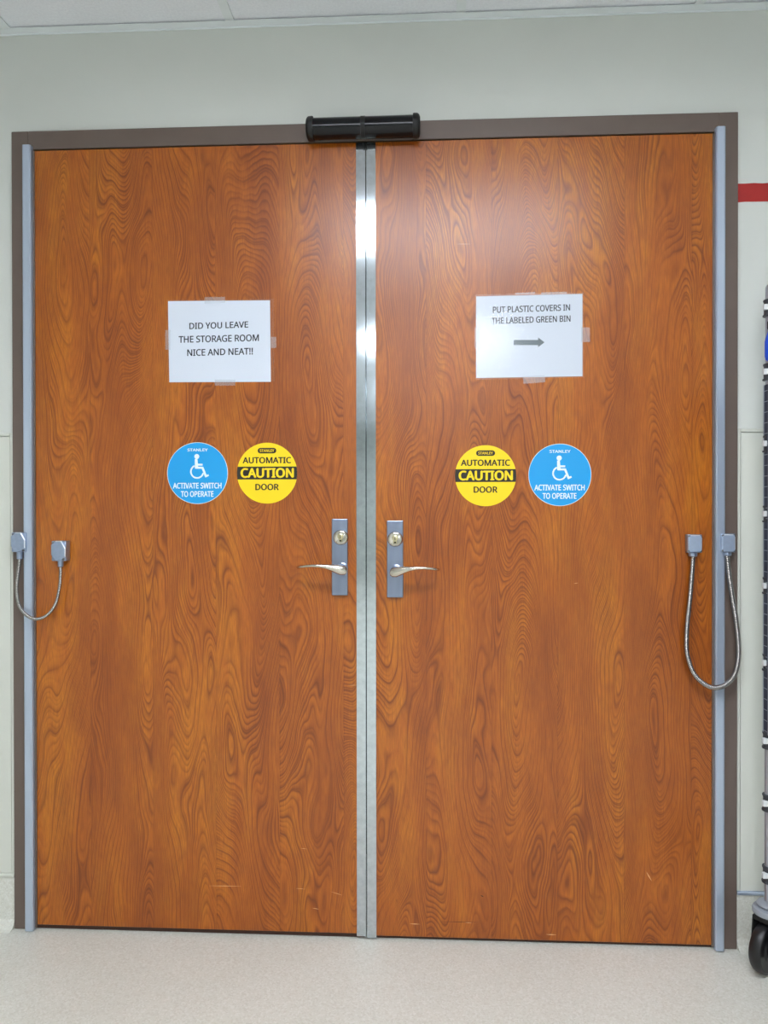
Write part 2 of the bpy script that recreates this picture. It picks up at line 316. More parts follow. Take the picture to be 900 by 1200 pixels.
# letter outlines (advance width, contours in 1/1000), upright sans
GLYPHS = json.loads(GLYPH_DATA)
def text_bm(bm, s, x0, x1, z0, z1, y, bold=0, thick=.0001, shear=0, face='N'):
    """flat lettering s fitted to the box x0..x1, z0..z1, front at y"""
    G = GLYPHS[face]; cu = bpy.data.curves.new('t', 'CURVE'); cu.dimensions = '2D'; cu.fill_mode = 'BOTH'
    pen = 0
    for ch in s:
        if ch == ' ': pen += 210; continue
        adv, cs = G[ch]
        for c in cs:
            n = len(c)//2; sp = cu.splines.new('POLY'); sp.points.add(n-1); sp.use_cyclic_u = True
            for k in range(n): sp.points[k].co = ((c[2*k]+pen)/1000, c[2*k+1]/1000, 0, 1)
        pen += adv
    to = bpy.data.objects.new('t', cu); C.objects.link(to)
    dg = bpy.context.evaluated_depsgraph_get(); dg.update()
    me = bpy.data.meshes.new_from_object(to.evaluated_get(dg))
    C.objects.unlink(to); bpy.data.objects.remove(to)
    xs = [v.co.x for v in me.vertices]; ys = [v.co.y for v in me.vertices]
    a0, a1, b0, b1 = min(xs), max(xs), min(ys), max(ys)
    # heavier weight: the same outline struck again a hair to each side
    bw = bold*.5*(z1-z0)/.52; bx = bold*.5*(x1-x0)/(a1-a0)
    shifts = [(0, 0)] if not bold else [(-bx, 0), (bx, 0), (0, bw*.6), (0, -bw*.6), (bx*.7, bw*.4), (-bx*.7, -bw*.4)]
    if bold: x0 += bx; x1 -= bx; z0 += bw*.6; z1 -= bw*.6
    for q, (sx_, sz_) in enumerate(shifts):
        vs = [bm.verts.new((x0+sx_+(v.co.x-a0)/(a1-a0)*(x1-x0), y-.00004*q, z0+sz_+(v.co.y-b0)/(b1-b0)*(z1-z0)+shear*(v.co.x-a0)/(a1-a0))) for v in me.vertices]
        for p in me.polygons:
            try: bm.faces.new([vs[i] for i in p.vertices])
            except ValueError: pass
    bpy.data.meshes.remove(me); bpy.data.curves.remove(cu)
    return bm
def put_text(bm, material, parent, name='lettering'):
    bmesh.ops.dissolve_degenerate(bm, dist=2e-7, edges=bm.edges)
    me_o = put(name, bm, material, parent)
    me = me_o.data
    for p in me.polygons:
        if p.normal.y > 0: p.flip()
    return me_o
def ptext(bm, s, px0, py0, px1, py1, Y, bold=0):
    """lettering filling the photo box px0..px1, py0(top)..py1(base)"""
    a = at(px0, py1, Y); b = at(px1, py0, Y)
    return text_bm(bm, s, a.x, b.x, a.z, b.z, Y, bold)

# ------------------------------------------------------------------ the room
HX = .9644; DT = 2.117; FT = 2.170; CH = 2.44
XL, XR, YB = -1.95, 2.25, -10.6
WY = .012                      # wall face; frame and doors stand at y=0
fl = put('floor', B(XL-.1, XR+.1, YB-.1, .6, -.05, 0), M['floor']); fl['kind'] = 'structure'
bm = bmesh.new()
box(bm, XL-.1, -HX+.001, WY, .14, 0, CH+.12); box(bm, HX-.001, XR+.1, WY, .14, 0, CH+.12); box(bm, -HX+.001, HX-.001, WY, .14, FT-.002, CH+.12)
wall = put('wall_front', bm, M['wall']); wall['kind'] = 'structure'
for nm, b_ in (('wall_left', (XL-.1, XL, YB, WY, 0, CH+.12)), ('wall_right', (XR, XR+.1, YB, WY, 0, CH+.12)), ('wall_back', (XL-.1, XR+.1, YB-.1, YB, 0, CH+.12))):
    o = put(nm, B(*b_), M['wall']); o['kind'] = 'structure'
o = put('light_block_back', B(-1.2, 1.2, .50, .56, 0, 2.4), M['block_dark']); o['kind'] = 'structure'  # unseen box added behind the doors to keep light out of their gaps
bm = B(-1.26, -1.2, .14, .56, 0, 2.4); box(bm, 1.2, 1.26, .14, .56, 0, 2.4); box(bm, -1.26, 1.26, .14, .56, 2.4, 2.46)
o = put('light_block_side', bm, M['block_dark']); o['kind'] = 'structure'

# red stripe painted on the wall, right of the frame
a = at(863, 237, WY); b = at(893, 214.5, WY)
bm = bmesh.new(); n = 60; xs = [HX+.0005+(XR-HX-.001)*i/n for i in range(n+1)]
top = [(x_, b.z+random.uniform(-.0012, .0012)) for x_ in xs]; bot = [(x_, a.z+random.uniform(-.0016, .0016)) for x_ in xs]
prism(bm, bot+top[::-1], WY-.0008, WY-.0001)
o = put('painted_stripe', bm, M['red'], wall); o['label'] = 'red painted stripe'

# wainscot panels with trim strips, standing on the coved flooring
def wainscot(side):
    edge = HX+.001; z0 = .150; z1 = (at(5, 507.5, WY).z if side < 0 else at(880, 502.5, WY).z)
    far = -XL if side < 0 else XR
    def X(a, b): return (a, b) if side > 0 else (-b, -a)
    x0, x1 = X(edge+.010, far); put('wainscot_panel', B(x0, x1, WY-.004, WY-.0002, z0, z1-.011), M['fiber_panel'], wall)
    bm = bmesh.new(); x0, x1 = X(edge+.0005, edge+.0085); box(bm, x0, x1, WY-.006, WY-.0002, z0, z1, .0012, 1)
    put('trim_strip', bm, M['panel_trim'], wall)
    bm = bmesh.new(); x0, x1 = X(edge+.0095, far); box(bm, x0, x1, WY-.006, WY-.0002, z1-.009, z1, .0012, 1)
    put('trim_strip', bm, M['panel_trim'], wall)
    # coved flooring turned up the wall and its metal cap
    bm = bmesh.new(); x0, x1 = X(edge+.0005, far)
    prof = [(WY-.0002, 0), (WY-.032, .0005), (WY-.022, .003), (WY-.012, .011), (WY-.006, .024), (WY-.005, .05), (WY-.005, .140), (WY-.0002, .140)]
    A = [bm.verts.new((x0, y, z)) for y, z in prof]; Bv = [bm.verts.new((x1, y, z)) for y, z in prof]
    bm.faces.new(A); bm.faces.new(Bv[::-1])
    for i in range(len(prof)): bm.faces.new((A[i], A[(i+1) % len(prof)], Bv[(i+1) % len(prof)], Bv[i]))
    o = put('baseboard_right' if side > 0 else 'baseboard_left', bm, M['floor']); o['kind'] = 'structure'
    put('cap_strip', box(bmesh.new(), x0, x1, WY-.010, WY-.0002, .1402, .1495, .002, 2), M['alu'] if side > 0 else M['panel_trim'], o)
wainscot(-1); wainscot(1)

# suspended ceiling: grid bars, tiles and recessed lights
ceil = put('ceiling', B(XL, XR, YB, WY, CH+.10, CH+.12), M['tile']); ceil['kind'] = 'structure'
GX = [-.97+.61*k for k in range(-2, 6)]; GX = [XL]+[g for g in GX if XL+.05 < g < XR-.05]+[XR]
GY = [WY, -.03-.61]; 
while GY[-1]-.61 > YB+.05: GY.append(GY[-1]-.61)
GY.append(YB)
lightrows = [2, 6, 10, 14]     # index of the grid bay (counted from the door wall) that holds a light
lit = set()
for r_ in lightrows:
    for i, gx in enumerate(GX[:-1]):
        if -.40 < gx < .80 and abs(GX[i+1]-gx-.61) < .02: lit.add((i, r_))
tiles = {}
for i in range(len(GX)-1):
    for j in range(len(GY)-1):
        if (i, j) in lit: continue
        w_, h_ = round(GX[i+1]-GX[i], 3), round(GY[j]-GY[j+1], 3)
        cx_, cy_ = (GX[i]+GX[i+1])/2, (GY[j]+GY[j+1])/2
        key = (w_, h_)
        if key not in tiles:
            me = put('ceiling_tile', box(bmesh.new(), cx_-w_/2+.004, cx_+w_/2-.004, cy_-h_/2+.004, cy_+h_/2-.004, CH+.004, CH+.018, .002, 1), M['tile'], ceil)
            bmesh_me = me.data
            for v in bmesh_me.vertices: v.co -= Vector((cx_, cy_, 0))
            me.location = (cx_, cy_, 0); tiles[key] = bmesh_me
        else:
            o = bpy.data.objects.new('ceiling_tile', tiles[key]); C.objects.link(o); o.parent = ceil; o.location = (cx_, cy_, 0)
for gx in GX[1:-1]:
    segs = [(WY-.0275, -1.25), (-1.86, -3.69), (-4.30, -6.13), (-6.74, -8.57), (-9.18, YB+.024)] if abs(gx-.25) < .1 else [(WY-.0275, YB+.024)]
    for s0, s1 in segs:
        put('grid_bar', B(gx-.012, gx+.012, s1, s0, CH-.001, CH+.003), M['grid'], ceil)
for gy in GY[1:-1]:
    bm = bmesh.new()
    for a_, b_ in zip(GX, GX[1:]):
        box(bm, a_+.0125, b_-.0125, gy-.012, gy+.012, CH-.001, CH+.003)
    put('cross_bar', bm, M['grid'], ceil)
bm = bmesh.new()                                             # wall angle
box(bm, XL, XR, WY-.027, WY-.0005, CH-.0012, CH+.0005); box(bm, XL, XR, WY-.0030, WY-.0003, CH-.0045, CH-.0013)
o = put('wall_angle', bm, M['grid'], ceil)
bm = bmesh.new()
for x0, x1 in ((XL+.0003, XL+.024), (XR-.024, XR-.0003)): box(bm, x0, x1, YB+.001, WY-.028, CH-.0012, CH+.0005)
box(bm, XL+.025, XR-.025, YB+.0003, YB+.024, CH-.0012, CH+.0005)
put('wall_angle', bm, M['grid'], ceil)
ordn = ['nearest the double door', 'second from the double door', 'third from the double door', 'farthest from the double door']
for k, r_ in enumerate(lightrows):
    y1, y0 = GY[r_], GY[r_+1]; x0, x1 = -.36, .86
    t = thing('ceiling_light', 'recessed fluorescent ceiling light with white frame, %s' % ordn[k], 'ceiling light', ((x0+x1)/2, (y0+y1)/2, CH), 'recessed ceiling lights along the corridor')
    bm = bmesh.new()
    box(bm, x0+.013, x1-.013, y0+.013, y0+.035, CH, CH+.05); box(bm, x0+.013, x1-.013, y1-.035, y1-.013, CH, CH+.05)
    box(bm, x0+.013, x0+.035, y0+.0352, y1-.0352, CH, CH+.05); box(bm, x1-.035, x1-.013, y0+.0352, y1-.0352, CH, CH+.05)
    put('light_frame', bm, M['grid'], t)
    put('diffuser', B(x0+.036, x1-.036, y0+.036, y1-.036, CH+.050, CH+.056), M['diffuser'], t)

# ------------------------------------------------------------------ door frame
bm = bmesh.new()
IX = .9164
def fr_ring(pts_in, pts_out, y0, y1):
    pass
for sx in (-1, 1):
    a_, b_ = sorted((sx*IX, sx*HX)); box(bm, a_, b_, 0, .12, 0, FT, .0025, 2)
box(bm, -IX-.001, IX+.001, 0, .12, DT+.003, FT, .0025, 2)
# rabbet stop behind the doors
box(bm, -IX, -IX+.016, .052, .118, 0, DT+.004); box(bm, IX-.016, IX, .052, .118, 0, DT+.004); box(bm, -IX+.016, IX-.016, .052, .118, DT-.014, DT+.004)
tr = put('trim_1', bm, M['frame']); tr['kind'] = 'structure'; tr['label'] = 'taupe brown painted steel door frame'

# ------------------------------------------------------------------ doors
DB = .014
def lever_bm(sx, piv, tip):
    """blade lever: teardrop hub tapering towards the tip; lofted ellipses"""
    bm = bmesh.new(); n = 16; rings = []
    # (t along pivot->tip, y, half height, half thickness, z offset)
    prof = [(-.15, -.052, .001, .001, -.004), (-.14, -.052, .0070, .005, -.004), (-.10, -.052, .0115, .0075, -.0038), (-.01, -.053, .0130, .0085, -.0025), (.08, -.054, .0118, .0085, .0005),
            (.2, -.055, .0088, .0078, .0035), (.34, -.057, .0062, .0070, .0062), (.5, -.059, .0048, .0065, .0078), (.66, -.059, .0040, .0062, .0076), (.8, -.057, .0038, .006, .006),
            (.9, -.053, .0040, .006, .0040), (.97, -.045, .0044, .0058, .0022), (1.0, -.036, .0044, .0055, .0012), (1.01, -.030, .0036, .0045, .001), (1.01, -.029, .0005, .0005, .001)]
    P = [Vector((piv.x+(tip.x-piv.x)*t, y, piv.z+dz+(tip.z-piv.z)*max(t, 0)*.2)) for t, y, hh, ht, dz in prof]
    for i, (t, y, hh, ht, dz) in enumerate(prof):
        T = (P[min(i+1, len(P)-1)]-P[max(i-1, 0)]).normalized()
        upv = Vector((0, 0, 1)); sd = T.cross(upv).normalized(); u2 = sd.cross(T).normalized()
        rings.append([bm.verts.new(P[i]+u2*math.sin(2*math.pi*k/n)*hh+sd*math.cos(2*math.pi*k/n)*ht) for k in range(n)])
    for a_, b_ in zip(rings, rings[1:]):
        for k in range(n): bm.faces.new((a_[k], a_[(k+1) % n], b_[(k+1) % n], b_[k]))
    bm.faces.new(rings[0][::-1]); bm.faces.new(rings[-1])
    return bm

def door(idx, sx, plate_px, cyl_px, piv_px, tip_px, scratches):
    gap = .0018 if sx < 0 else .0018
    d = struct_empty('door_%d' % idx, (sx*.46, 0, 0), 'wood-grain laminate door leaf hinged at %s' % ('left' if sx < 0 else 'right'))
    drop = 0 if sx < 0 else -.004
    a_, b_ = sorted((sx*gap, sx*.912))
    bm = box(bmesh.new(), a_, b_, .0, .045, DB+drop, DT-.001, .001, 1)
    leaf = put('door_leaf', bm, [M['wood_left'] if sx < 0 else M['wood_right'], M['core']], d)
    for p in leaf.data.polygons:
        if p.normal.z < -.9: p.material_index = 1
    a_, b_ = sorted((sx*(gap+.003), sx*.910)); put('door_sweep', B(a_, b_, .007, .038, .0015, DB+drop-.0004), M['sweep'], d)  # brown strip added to darken the gap under the leaf
    # L shaped steel guard on the meeting edge
    x_in, x_out = sx*(gap-.0009), sx*(gap+.0245)
    bm = bmesh.new(); a_, b_ = sorted((x_in, x_out)); box(bm, a_, b_, -.0022, -.0001, DB+drop-.006, DT-.002, .0007, 1)
    a_, b_ = sorted((sx*(gap-.0009), sx*gap-sx*.0001)); box(bm, a_, b_, 0, .044, DB+drop-.006, DT-.002)
    g = put('edge_guard', bm, M['steel'], d); g['label'] = 'bright satin steel edge guard'
    # continuous geared hinge: cover on the frame side and knuckle return
    z0, z1 = .004, FT-.044
    bm = bmesh.new(); hx0 = sx*.9035; hx1 = sx*.9265
    pr = [(hx0, -.0002), (hx0, -.013), (sx*.9065, -.0165), (sx*.9225, -.0165), (hx1, -.0135), (hx1, -.0002)]
    A = [bm.verts.new((x_, y_, z0)) for x_, y_ in pr]; Bv = [bm.verts.new((x_, y_, z1)) for x_, y_ in pr]
    bm.faces.new(A); bm.faces.new(Bv)
    for i in range(len(pr)): bm.faces.new((A[i], A[(i+1) % len(pr)], Bv[(i+1) % len(pr)], Bv[i]))
    put('continuous_hinge', bm, M['alu'], d)
    bm = bmesh.new(); a_, b_ = sorted((sx*.8985, sx*.9033)); box(bm, a_, b_, -.004, -.0002, z0+.004, z1-.012)
    put('hinge_leaf', bm, M['frame'], d)
    # lock plate
    p0 = at(plate_px[0], plate_px[3], -.008); p1 = at(plate_px[2], plate_px[1], -.008)
    bm = box(bmesh.new(), p0.x, p1.x, -.012, -.0002, p0.z, p1.z, .002, 2)
    pl = put('lock_plate', bm, M['plate'], d); pl['label'] = 'satin metal lock plate'
    c = at(cyl_px[0], cyl_px[1], -.02); cx_, cz_ = c.x, c.z
    bm = lathe_y(bmesh.new(), cx_, cz_, [(-.0122, .0205), (-.018, .0190), (-.020, .0165), (-.0202, .0150), (-.0185, .0138), (-.0170, .0125), (-.0170, .0001)])
    put('cylinder_collar', bm, M['chrome'], pl, smooth=True)
    bm = lathe_y(bmesh.new(), cx_, cz_+.003, [(-.0172, .0082), (-.0225, .0080), (-.0232, .0070), (-.0232, .0001)], 24)
    box(bm, cx_-.0045, cx_+.0045, -.0222, -.0173, cz_-.0115, cz_-.0046, .001, 1)
    put('key_cylinder', bm, M['brass'], pl, smooth=True)
    bm = B(cx_-.0008, cx_+.0008, -.0240, -.0234, cz_-.002, cz_+.0075); box(bm, cx_-.0022, cx_+.0022, -.0230, -.0224, cz_-.0100, cz_-.0062)
    put('keyway', bm, M['dark'], pl)
    # lever
    pv = at(piv_px[0], piv_px[1], -.053); tp = at(tip_px[0], tip_px[1], -.045)
    rz = pv.z
    bm = lathe_y(bmesh.new(), pv.x, rz, [(-.0122, .0150), (-.0140, .0150), (-.016, .0105), (-.045, .0092), (-.050, .0085)])
    put('lever_rose', bm, M['plate'], pl, smooth=True)
    lv = put('lever', lever_bm(sx, pv, tp), M['chrome'], pl, smooth=True); lv['label'] = 'bright curved lever'
    for (x0, y0, x1, y1, wd, mt) in scratches:
        q0 = at(x0, y0); q1 = at(x1, y1); dd = (q1-q0).normalized(); nn = Vector((-dd.z, 0, dd.x))*wd/2; mid = (q0+q1)/2
        bm = prism(bmesh.new(), [(q0.x, q0.z), (mid.x-nn.x, mid.z-nn.z), (q1.x, q1.z), (mid.x+nn.x, mid.z+nn.z)], -.0004, -.0001)
        s_ = put('scratch', bm, M[mt], d)
    return d
door(1, -1, (389, 608, 407.5, 697.5), (399, 630), (399, 667), (349, 661.5),
     [(245, 1038, 283, 1038.5, .0016, 'scratch'), (408, 803, 421, 803, .001, 'scratch'), (388, 1045, 401, 1049, .0012, 'scratch'), (366, 1064, 374, 1065.5, .0014, 'scratch'), (347, 1041, 358, 1042, .001, 'scratch'), (352, 994, 360, 995, .001, 'scratch')])
door(2, 1, (453.5, 610, 472.5, 700), (463, 632), (464, 669.5), (513, 664),
     [(672, 684, 678, 683, .0014, 'scratch'), (757, 1021, 764, 1033, .003, 'scratch'), (480, 1082.5, 492, 1083, .0022, 'scratch'), (514, 1080, 562, 1080.5, .0012, 'scuff'), (545, 1081, 553, 1081.5, .0014, 'scratch'), (640, 1095, 652, 1095.5, .0024, 'scratch'), (563, 1049, 567, 1051, .0025, 'scuff'), (464.5, 1053, 465.5, 1058, .0012, 'scuff'), (535, 286, 552, 286, .0010, 'scratch')])

# ------------------------------------------------------------------ motion sensor over the doors
p0 = at(359.5, 151, -.035); p1 = at(492, 147, -.035); RS = .0275
t = thing('motion_sensor', 'glossy black cylindrical motion sensor mounted above the double door', 'sensor', ((p0.x+p1.x)/2, 0, p0.z-RS))
ax = (p1-p0); ax.y = 0; L_ = ax.length; u = ax.normalized()
def sens(y): return Vector((p0.x, y, p0.z))
cy = -.033
c0 = Vector((p0.x, cy, p0.z))
put('housing', lathe_line(bmesh.new(), c0, u, [(.0179, RS-.003), (.018, RS-.001), (L_-.018, RS-.001), (L_-.0179, RS-.003)], 40), M['black_gloss'], t, smooth=True)
for s0, s1 in ((0, 1), (L_, -1)):
    put('end_cap', lathe_line(bmesh.new(), c0+u*s0, u*s1, [(-.001, .014), (-.0008, .020), (.0008, .0255), (.0035, .0290), (.007, .0305), (.0155, .0308), (.0175, .0300), (.0178, .0270)], 40), M['black'], t, smooth=True)
put('centre_band', lathe_line(bmesh.new(), c0+u*(L_/2-.006), u, [(0, RS-.001), (.0002, RS), (.0118, RS), (.012, RS-.001)], 40), M['black'], t, smooth=True)
bm = B(p0.x+.02, p1.x-.02, -.012, -.0005, p0.z-.014, p0.z+.014); put('mounting_bracket', bm, M['black'], t)

# ------------------------------------------------------------------ door loops (armoured cable between two boxes)
def loop(label, boxes, path, rad, pitch, style, grp=None):
    b0 = at(boxes[0][0], boxes[0][3], -.03); base = Vector((at(path[len(path)//2][0], path[len(path)//2][1], -.03).x, 0, at(path[len(path)//2][0], path[len(path)//2][1], -.03).z))
    t = thing('door_loop', label, 'cable', base, grp)
    for bi, bx in enumerate(boxes):
        Yf = -.030 if bx[5] else -.026
        q0 = at(bx[0], bx[3], Yf); q1 = at(bx[2], bx[1], Yf); x0, x1, z0, z1 = q0.x, q1.x, q0.z, q1.z
        jb = put('junction_box', box(bmesh.new(), x0, x1, Yf+.004, -.0005, z0, z1, .002, 2), M['zinc'], t, smooth=True)
        W_, H_ = x1-x0, z1-z0
        if style == 'cut':
            c = .42
            pts = [(.0, .30), (.28, .0), (.72, 0), (.74, .16), (1.0, .2), (1.0, .62), (.72, 1.0), (.30, 1.0), (.20, .84), (.0, .80)]
            sc = [(.14, .90), (.86, .08)]
        else:
            pts = [(.16, .03), (.84, .03), (.86, .14), (.97, .16), (.97, .84), (.86, .86), (.84, .97), (.16, .97), (.14, .86), (.03, .84), (.03, .16), (.14, .14)]
            sc = [(.10, .10), (.90, .10), (.10, .90), (.90, .90)]
        bm = prism(bmesh.new(), [(x0+a_*W_, z0+b_*H_) for a_, b_ in pts], Yf-.0005, Yf+.0038)
        fs = [f for f in bm.faces if abs(f.normal.y) > .9 and f.calc_center_median().y < Yf]
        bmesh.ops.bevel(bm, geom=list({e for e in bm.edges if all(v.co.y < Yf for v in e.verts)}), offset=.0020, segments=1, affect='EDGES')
        lid = put('box_lid', bm, [M['zinc'] if style == 'cut' else M['zinc_light'], M['edge_glint']], jb)
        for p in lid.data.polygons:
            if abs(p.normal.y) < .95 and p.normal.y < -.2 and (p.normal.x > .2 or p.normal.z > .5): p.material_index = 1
        for a_, b_ in sc:
            bm = lathe_y(bmesh.new(), x0+a_*W_, z0+b_*H_, [(Yf+.0041, .0030), (Yf+.0015, .0030), (Yf+.0008, .0022), (Yf+.0008, .0001)], 12)
            put('screw', bm, M['screw'], jb, smooth=True)
        # fitting below the box
        px = path[0] if bi == 0 else path[-1]
        e = at(px[0], px[1], px[2]); 
        bm = bmesh.new(); fb = z0
        lathe_line(bm, (e.x, px[2], fb-.0003), (0, 0, -1), [(0, rad*1.55), (fb-e.z-.001, rad*1.5), (fb-e.z, rad*1.25)], 20)
        put('cable_fitting', bm, M['zinc'], t, smooth=True)
    P = [at(*q) for q in path]
    P = [P[0]+Vector((0, 0, .004))]+P+[P[-1]+Vector((0, 0, .004))]
    R = catmull(P, pitch/4)
    rr = [rad*(1.0, .92, .78, .92)[i % 4] for i in range(len(R))]
    c = put('armored_cable', tube(bmesh.new(), R, rr, 12), M['conduit'], t, smooth=False)
    for p in c.data.polygons: p.use_smooth = True
    return t
loop('slim steel door cable loop with two zinc boxes, left of the double door',
     [(12.5, 624, 29, 647, 0, 0), (59.5, 634, 76.5, 657.5, 0, 1)],
     [(23, 655, -.018), (21.5, 668, -.018), (19.5, 690, -.020), (22, 708, -.024), (30, 720, -.030), (42, 725.5, -.034), (55, 721, -.032), (65, 708, -.027), (69.5, 690, -.022), (71, 674, -.019), (71, 664, -.018)],
     .0047, .0034, 'cut')
loop('long thick steel door cable loop with two zinc boxes, right of the double door',
     [(806.5, 626.5, 823.5, 648, 0, 0), (846, 625.5, 862.5, 647.5, 0, 0)],
     [(812, 652, -.016), (811, 670, -.017), (808.5, 700, -.018), (805, 735, -.020), (805, 765, -.022), (813, 789, -.027), (826, 802, -.032), (838, 806, -.034), (851, 802, -.032), (861, 790, -.029), (865.5, 768, -.026), (863.5, 735, -.022), (859, 705, -.019), (854.5, 675, -.017), (852, 651, -.016)],
     .0070, .0044, 'square')

# ------------------------------------------------------------------ round stickers
def blue_sticker(label, px, py, rpx, X0):
    c = at(px, py); e = at(px+rpx, py); r = e.x-c.x
    t = thing('round_sticker', label, 'sticker', (c.x, 0, c.z), 'blue accessibility stickers on the doors')
    put('disc', disc(bmesh.new(), c.x, c.z, r, r, -.0006, -.0001), M['blue'], t)
    ring = bmesh.new(); n = 96
    a_ = []; b_ = []
    for k in range(n):
        th = 2*math.pi*k/n; a_.append(ring.verts.new((c.x+r*math.cos(th), -.0007, c.z+r*math.sin(th)))); b_.append(ring.verts.new((c.x+r*.984*math.cos(th), -.0007, c.z+r*.984*math.sin(th))))
    for k in range(n): ring.faces.new((a_[k], a_[(k+1) % n], b_[(k+1) % n], b_[k]))
    put_text(ring, M['sticker_white'], t, 'white_rim')
    def U(u_, v_): return (c.x+u_*r, c.z+v_*r)
    Y = -.0008
    def T(s, u0, u1, v0, v1, bold):
        p, q = U(u0, v0), U(u1, v1); put_text(text_bm(bmesh.new(), s, p[0], q[0], p[1], q[1], Y, bold), M['sticker_white'], t)
    T('STANLEY', -.33, .34, .705, .80, .05)
    T('ACTIVATE SWITCH', -.81, .79, -.50, -.31, .055)
    T('TO OPERATE', -.55, .53, -.77, -.58, .055)
    # wheelchair figure
    bm = bmesh.new()
    lay = [0]
    def poly(pts):
        lay[0] += 1; yy = Y-.00002*lay[0]
        bm.faces.new([bm.verts.new((U(*p)[0], yy, U(*p)[1])) for p in pts])
    def stroke(pts, w_):
        A_, B_ = [], []; lay[0] += 1; yy = Y-.00002*lay[0]
        for k, p in enumerate(pts):
            a_, b_ = pts[max(k-1, 0)], pts[min(k+1, len(pts)-1)]; d_ = Vector((b_[0]-a_[0], b_[1]-a_[1])).normalized(); nn = Vector((-d_.y, d_.x))*w_/2
            A_.append(bm.verts.new((U(p[0]+nn.x, 0)[0], yy, U(0, p[1]+nn.y)[1]))); B_.append(bm.verts.new((U(p[0]-nn.x, 0)[0], yy, U(0, p[1]-nn.y)[1])))
        for k in range(len(pts)-1): bm.faces.new((A_[k], A_[k+1], B_[k+1], B_[k]))
    poly([(-.02+.082*math.cos(t_*math.pi/10), .54+.082*math.sin(t_*math.pi/10)) for t_ in range(20)])
    poly([(-.085, .46), (.0, .46), (.03, .15), (-.085, .15)])
    stroke([(-.02, .275), (.17, .275)], .06)
    stroke([(-.06, .175), (.19, .175)], .065); stroke([(.16, .19), (.285, -.12)], .07); stroke([(.25, -.115), (.37, -.06)], .06)
    stroke([(-.01+.205*math.cos(math.radians(a0)), .05+.205*math.sin(math.radians(a0))) for a0 in range(115, 351, 8)], .052)
    put_text(bm, M['sticker_white'], t, 'wheelchair_symbol')
def yellow_sticker(label, px, py, rpx):
    c = at(px, py); e = at(px+rpx, py); r = e.x-c.x
    t = thing('round_sticker', label, 'sticker', (c.x, 0, c.z), 'yellow caution stickers on the doors')
    put('disc', disc(bmesh.new(), c.x, c.z, r, r, -.0006, -.0001), M['yellow'], t)
    v0, v1 = -.205, .215
    pts = []
    for k in range(9):
        v = v0+(v1-v0)*k/8; pts.append((c.x+r*math.sqrt(1-v*v), c.z+v*r))
    for k in range(9):
        v = v1+(v0-v1)*k/8; pts.append((c.x-r*math.sqrt(1-v*v), c.z+v*r))
    bm = bmesh.new(); bm.faces.new([bm.verts.new((p[0], -.0008, p[1])) for p in pts])
    # rounded pill at the top
    pp = []
    for k in range(9): th = -math.pi/2+math.pi*k/8; pp.append((c.x+(.22+.09*math.cos(th))*r, c.z+(.74+.09*math.sin(th))*r))
    for k in range(9): th = math.pi/2+math.pi*k/8; pp.append((c.x+(-.22+.09*math.cos(th))*r, c.z+(.74+.09*math.sin(th))*r))
    bm.faces.new([bm.verts.new((p[0], -.0008, p[1])) for p in pp])
    put_text(bm, M['sticker_black'], t, 'black_band')
    def T(s, u0, u1, w0, w1, bold, Y, mt): put_text(text_bm(bmesh.new(), s, c.x+u0*r, c.x+u1*r, c.z+w0*r, c.z+w1*r, Y, bold), mt, t)
    T('AUTOMATIC', -.81, .80, .32, .53, .06, -.0008, M['sticker_black']); T('DOOR', -.39, .39, -.56, -.35, .06, -.0008, M['sticker_black'])
    T('CAUTION', -.88, .89, -.155, .17, .075, -.0010, M['yellow']); T('STANLEY', -.24, .24, .695, .785, .05, -.0010, M['yellow'])
blue_sticker('blue round wheelchair sticker on the left door', 231.5, 554.5, 35.7, 0)
yellow_sticker('yellow round caution sticker with black band on the left door', 313, 554.5, 35.4)
yellow_sticker('yellow round caution sticker with black band on the right door', 569, 557.5, 36)
blue_sticker('blue round wheelchair sticker on the right door', 656, 556.5, 37, 0)

# ------------------------------------------------------------------ paper notices
def quad(bm, pp, y0, y1):
    q = [at(*p) for p in pp]; return prism(bm, [(v.x, v.z) for v in q], y0, y1)
def notice(label, corners, sleeve, lines, tapes, film_m):
    c = at(*corners[0]); t = thing('paper_notice', label, 'notice', (c.x, 0, c.z))
    put('paper_sheet', quad(bmesh.new(), corners, -.0010, -.0007), M['paper'], t)
    for s, x0, y0, x1, y1, sl in lines:
        a_ = at(x0, y1); b_ = at(x1, y0)
        put_text(text_bm(bmesh.new(), s, a_.x, b_.x, a_.z, at(x0, y0).z, -.0011, .04, shear=at(x0, y1+sl).z-a_.z, face='N'), M['ink'], t)
    bm = bmesh.new(); bm.faces.new([bm.verts.new((v.x, -.0020, v.z)) for v in [at(*p) for p in sleeve]])
    put_text(bm, film_m, t, 'plastic_sleeve')
    for k, tp in enumerate(tapes):
        bm = bmesh.new(); bm.faces.new([bm.verts.new((v.x, -.0023-.0001*k, v.z)) for v in [at(*p) for p in tp]])
        put_text(bm, M['tape'], t, 'tape_strip')
    return t
notice('white paper notice about leaving the storage room neat, taped to the left door',
       [(198.5, 448), (317.5, 447.5), (316.5, 352), (197, 353)],
       [(196.5, 449), (322, 447), (321, 350), (196, 351)],
       [('DID YOU LEAVE', 222, 378.5, 291, 386, -1), ('THE STORAGE ROOM', 209.5, 394, 303.5, 402, -1), ('NICE AND NEAT!!', 219.5, 409.5, 296.5, 417.5, -1)],
       [[(240, 356), (264, 355), (264, 348), (240, 348.5)], [(194, 410), (200, 410), (200, 387), (194, 387)], [(317, 408), (324, 408), (324, 395), (317, 395)], [(252, 452), (276, 452), (276, 445), (252, 445)]],
       M['sleeve_flat'])
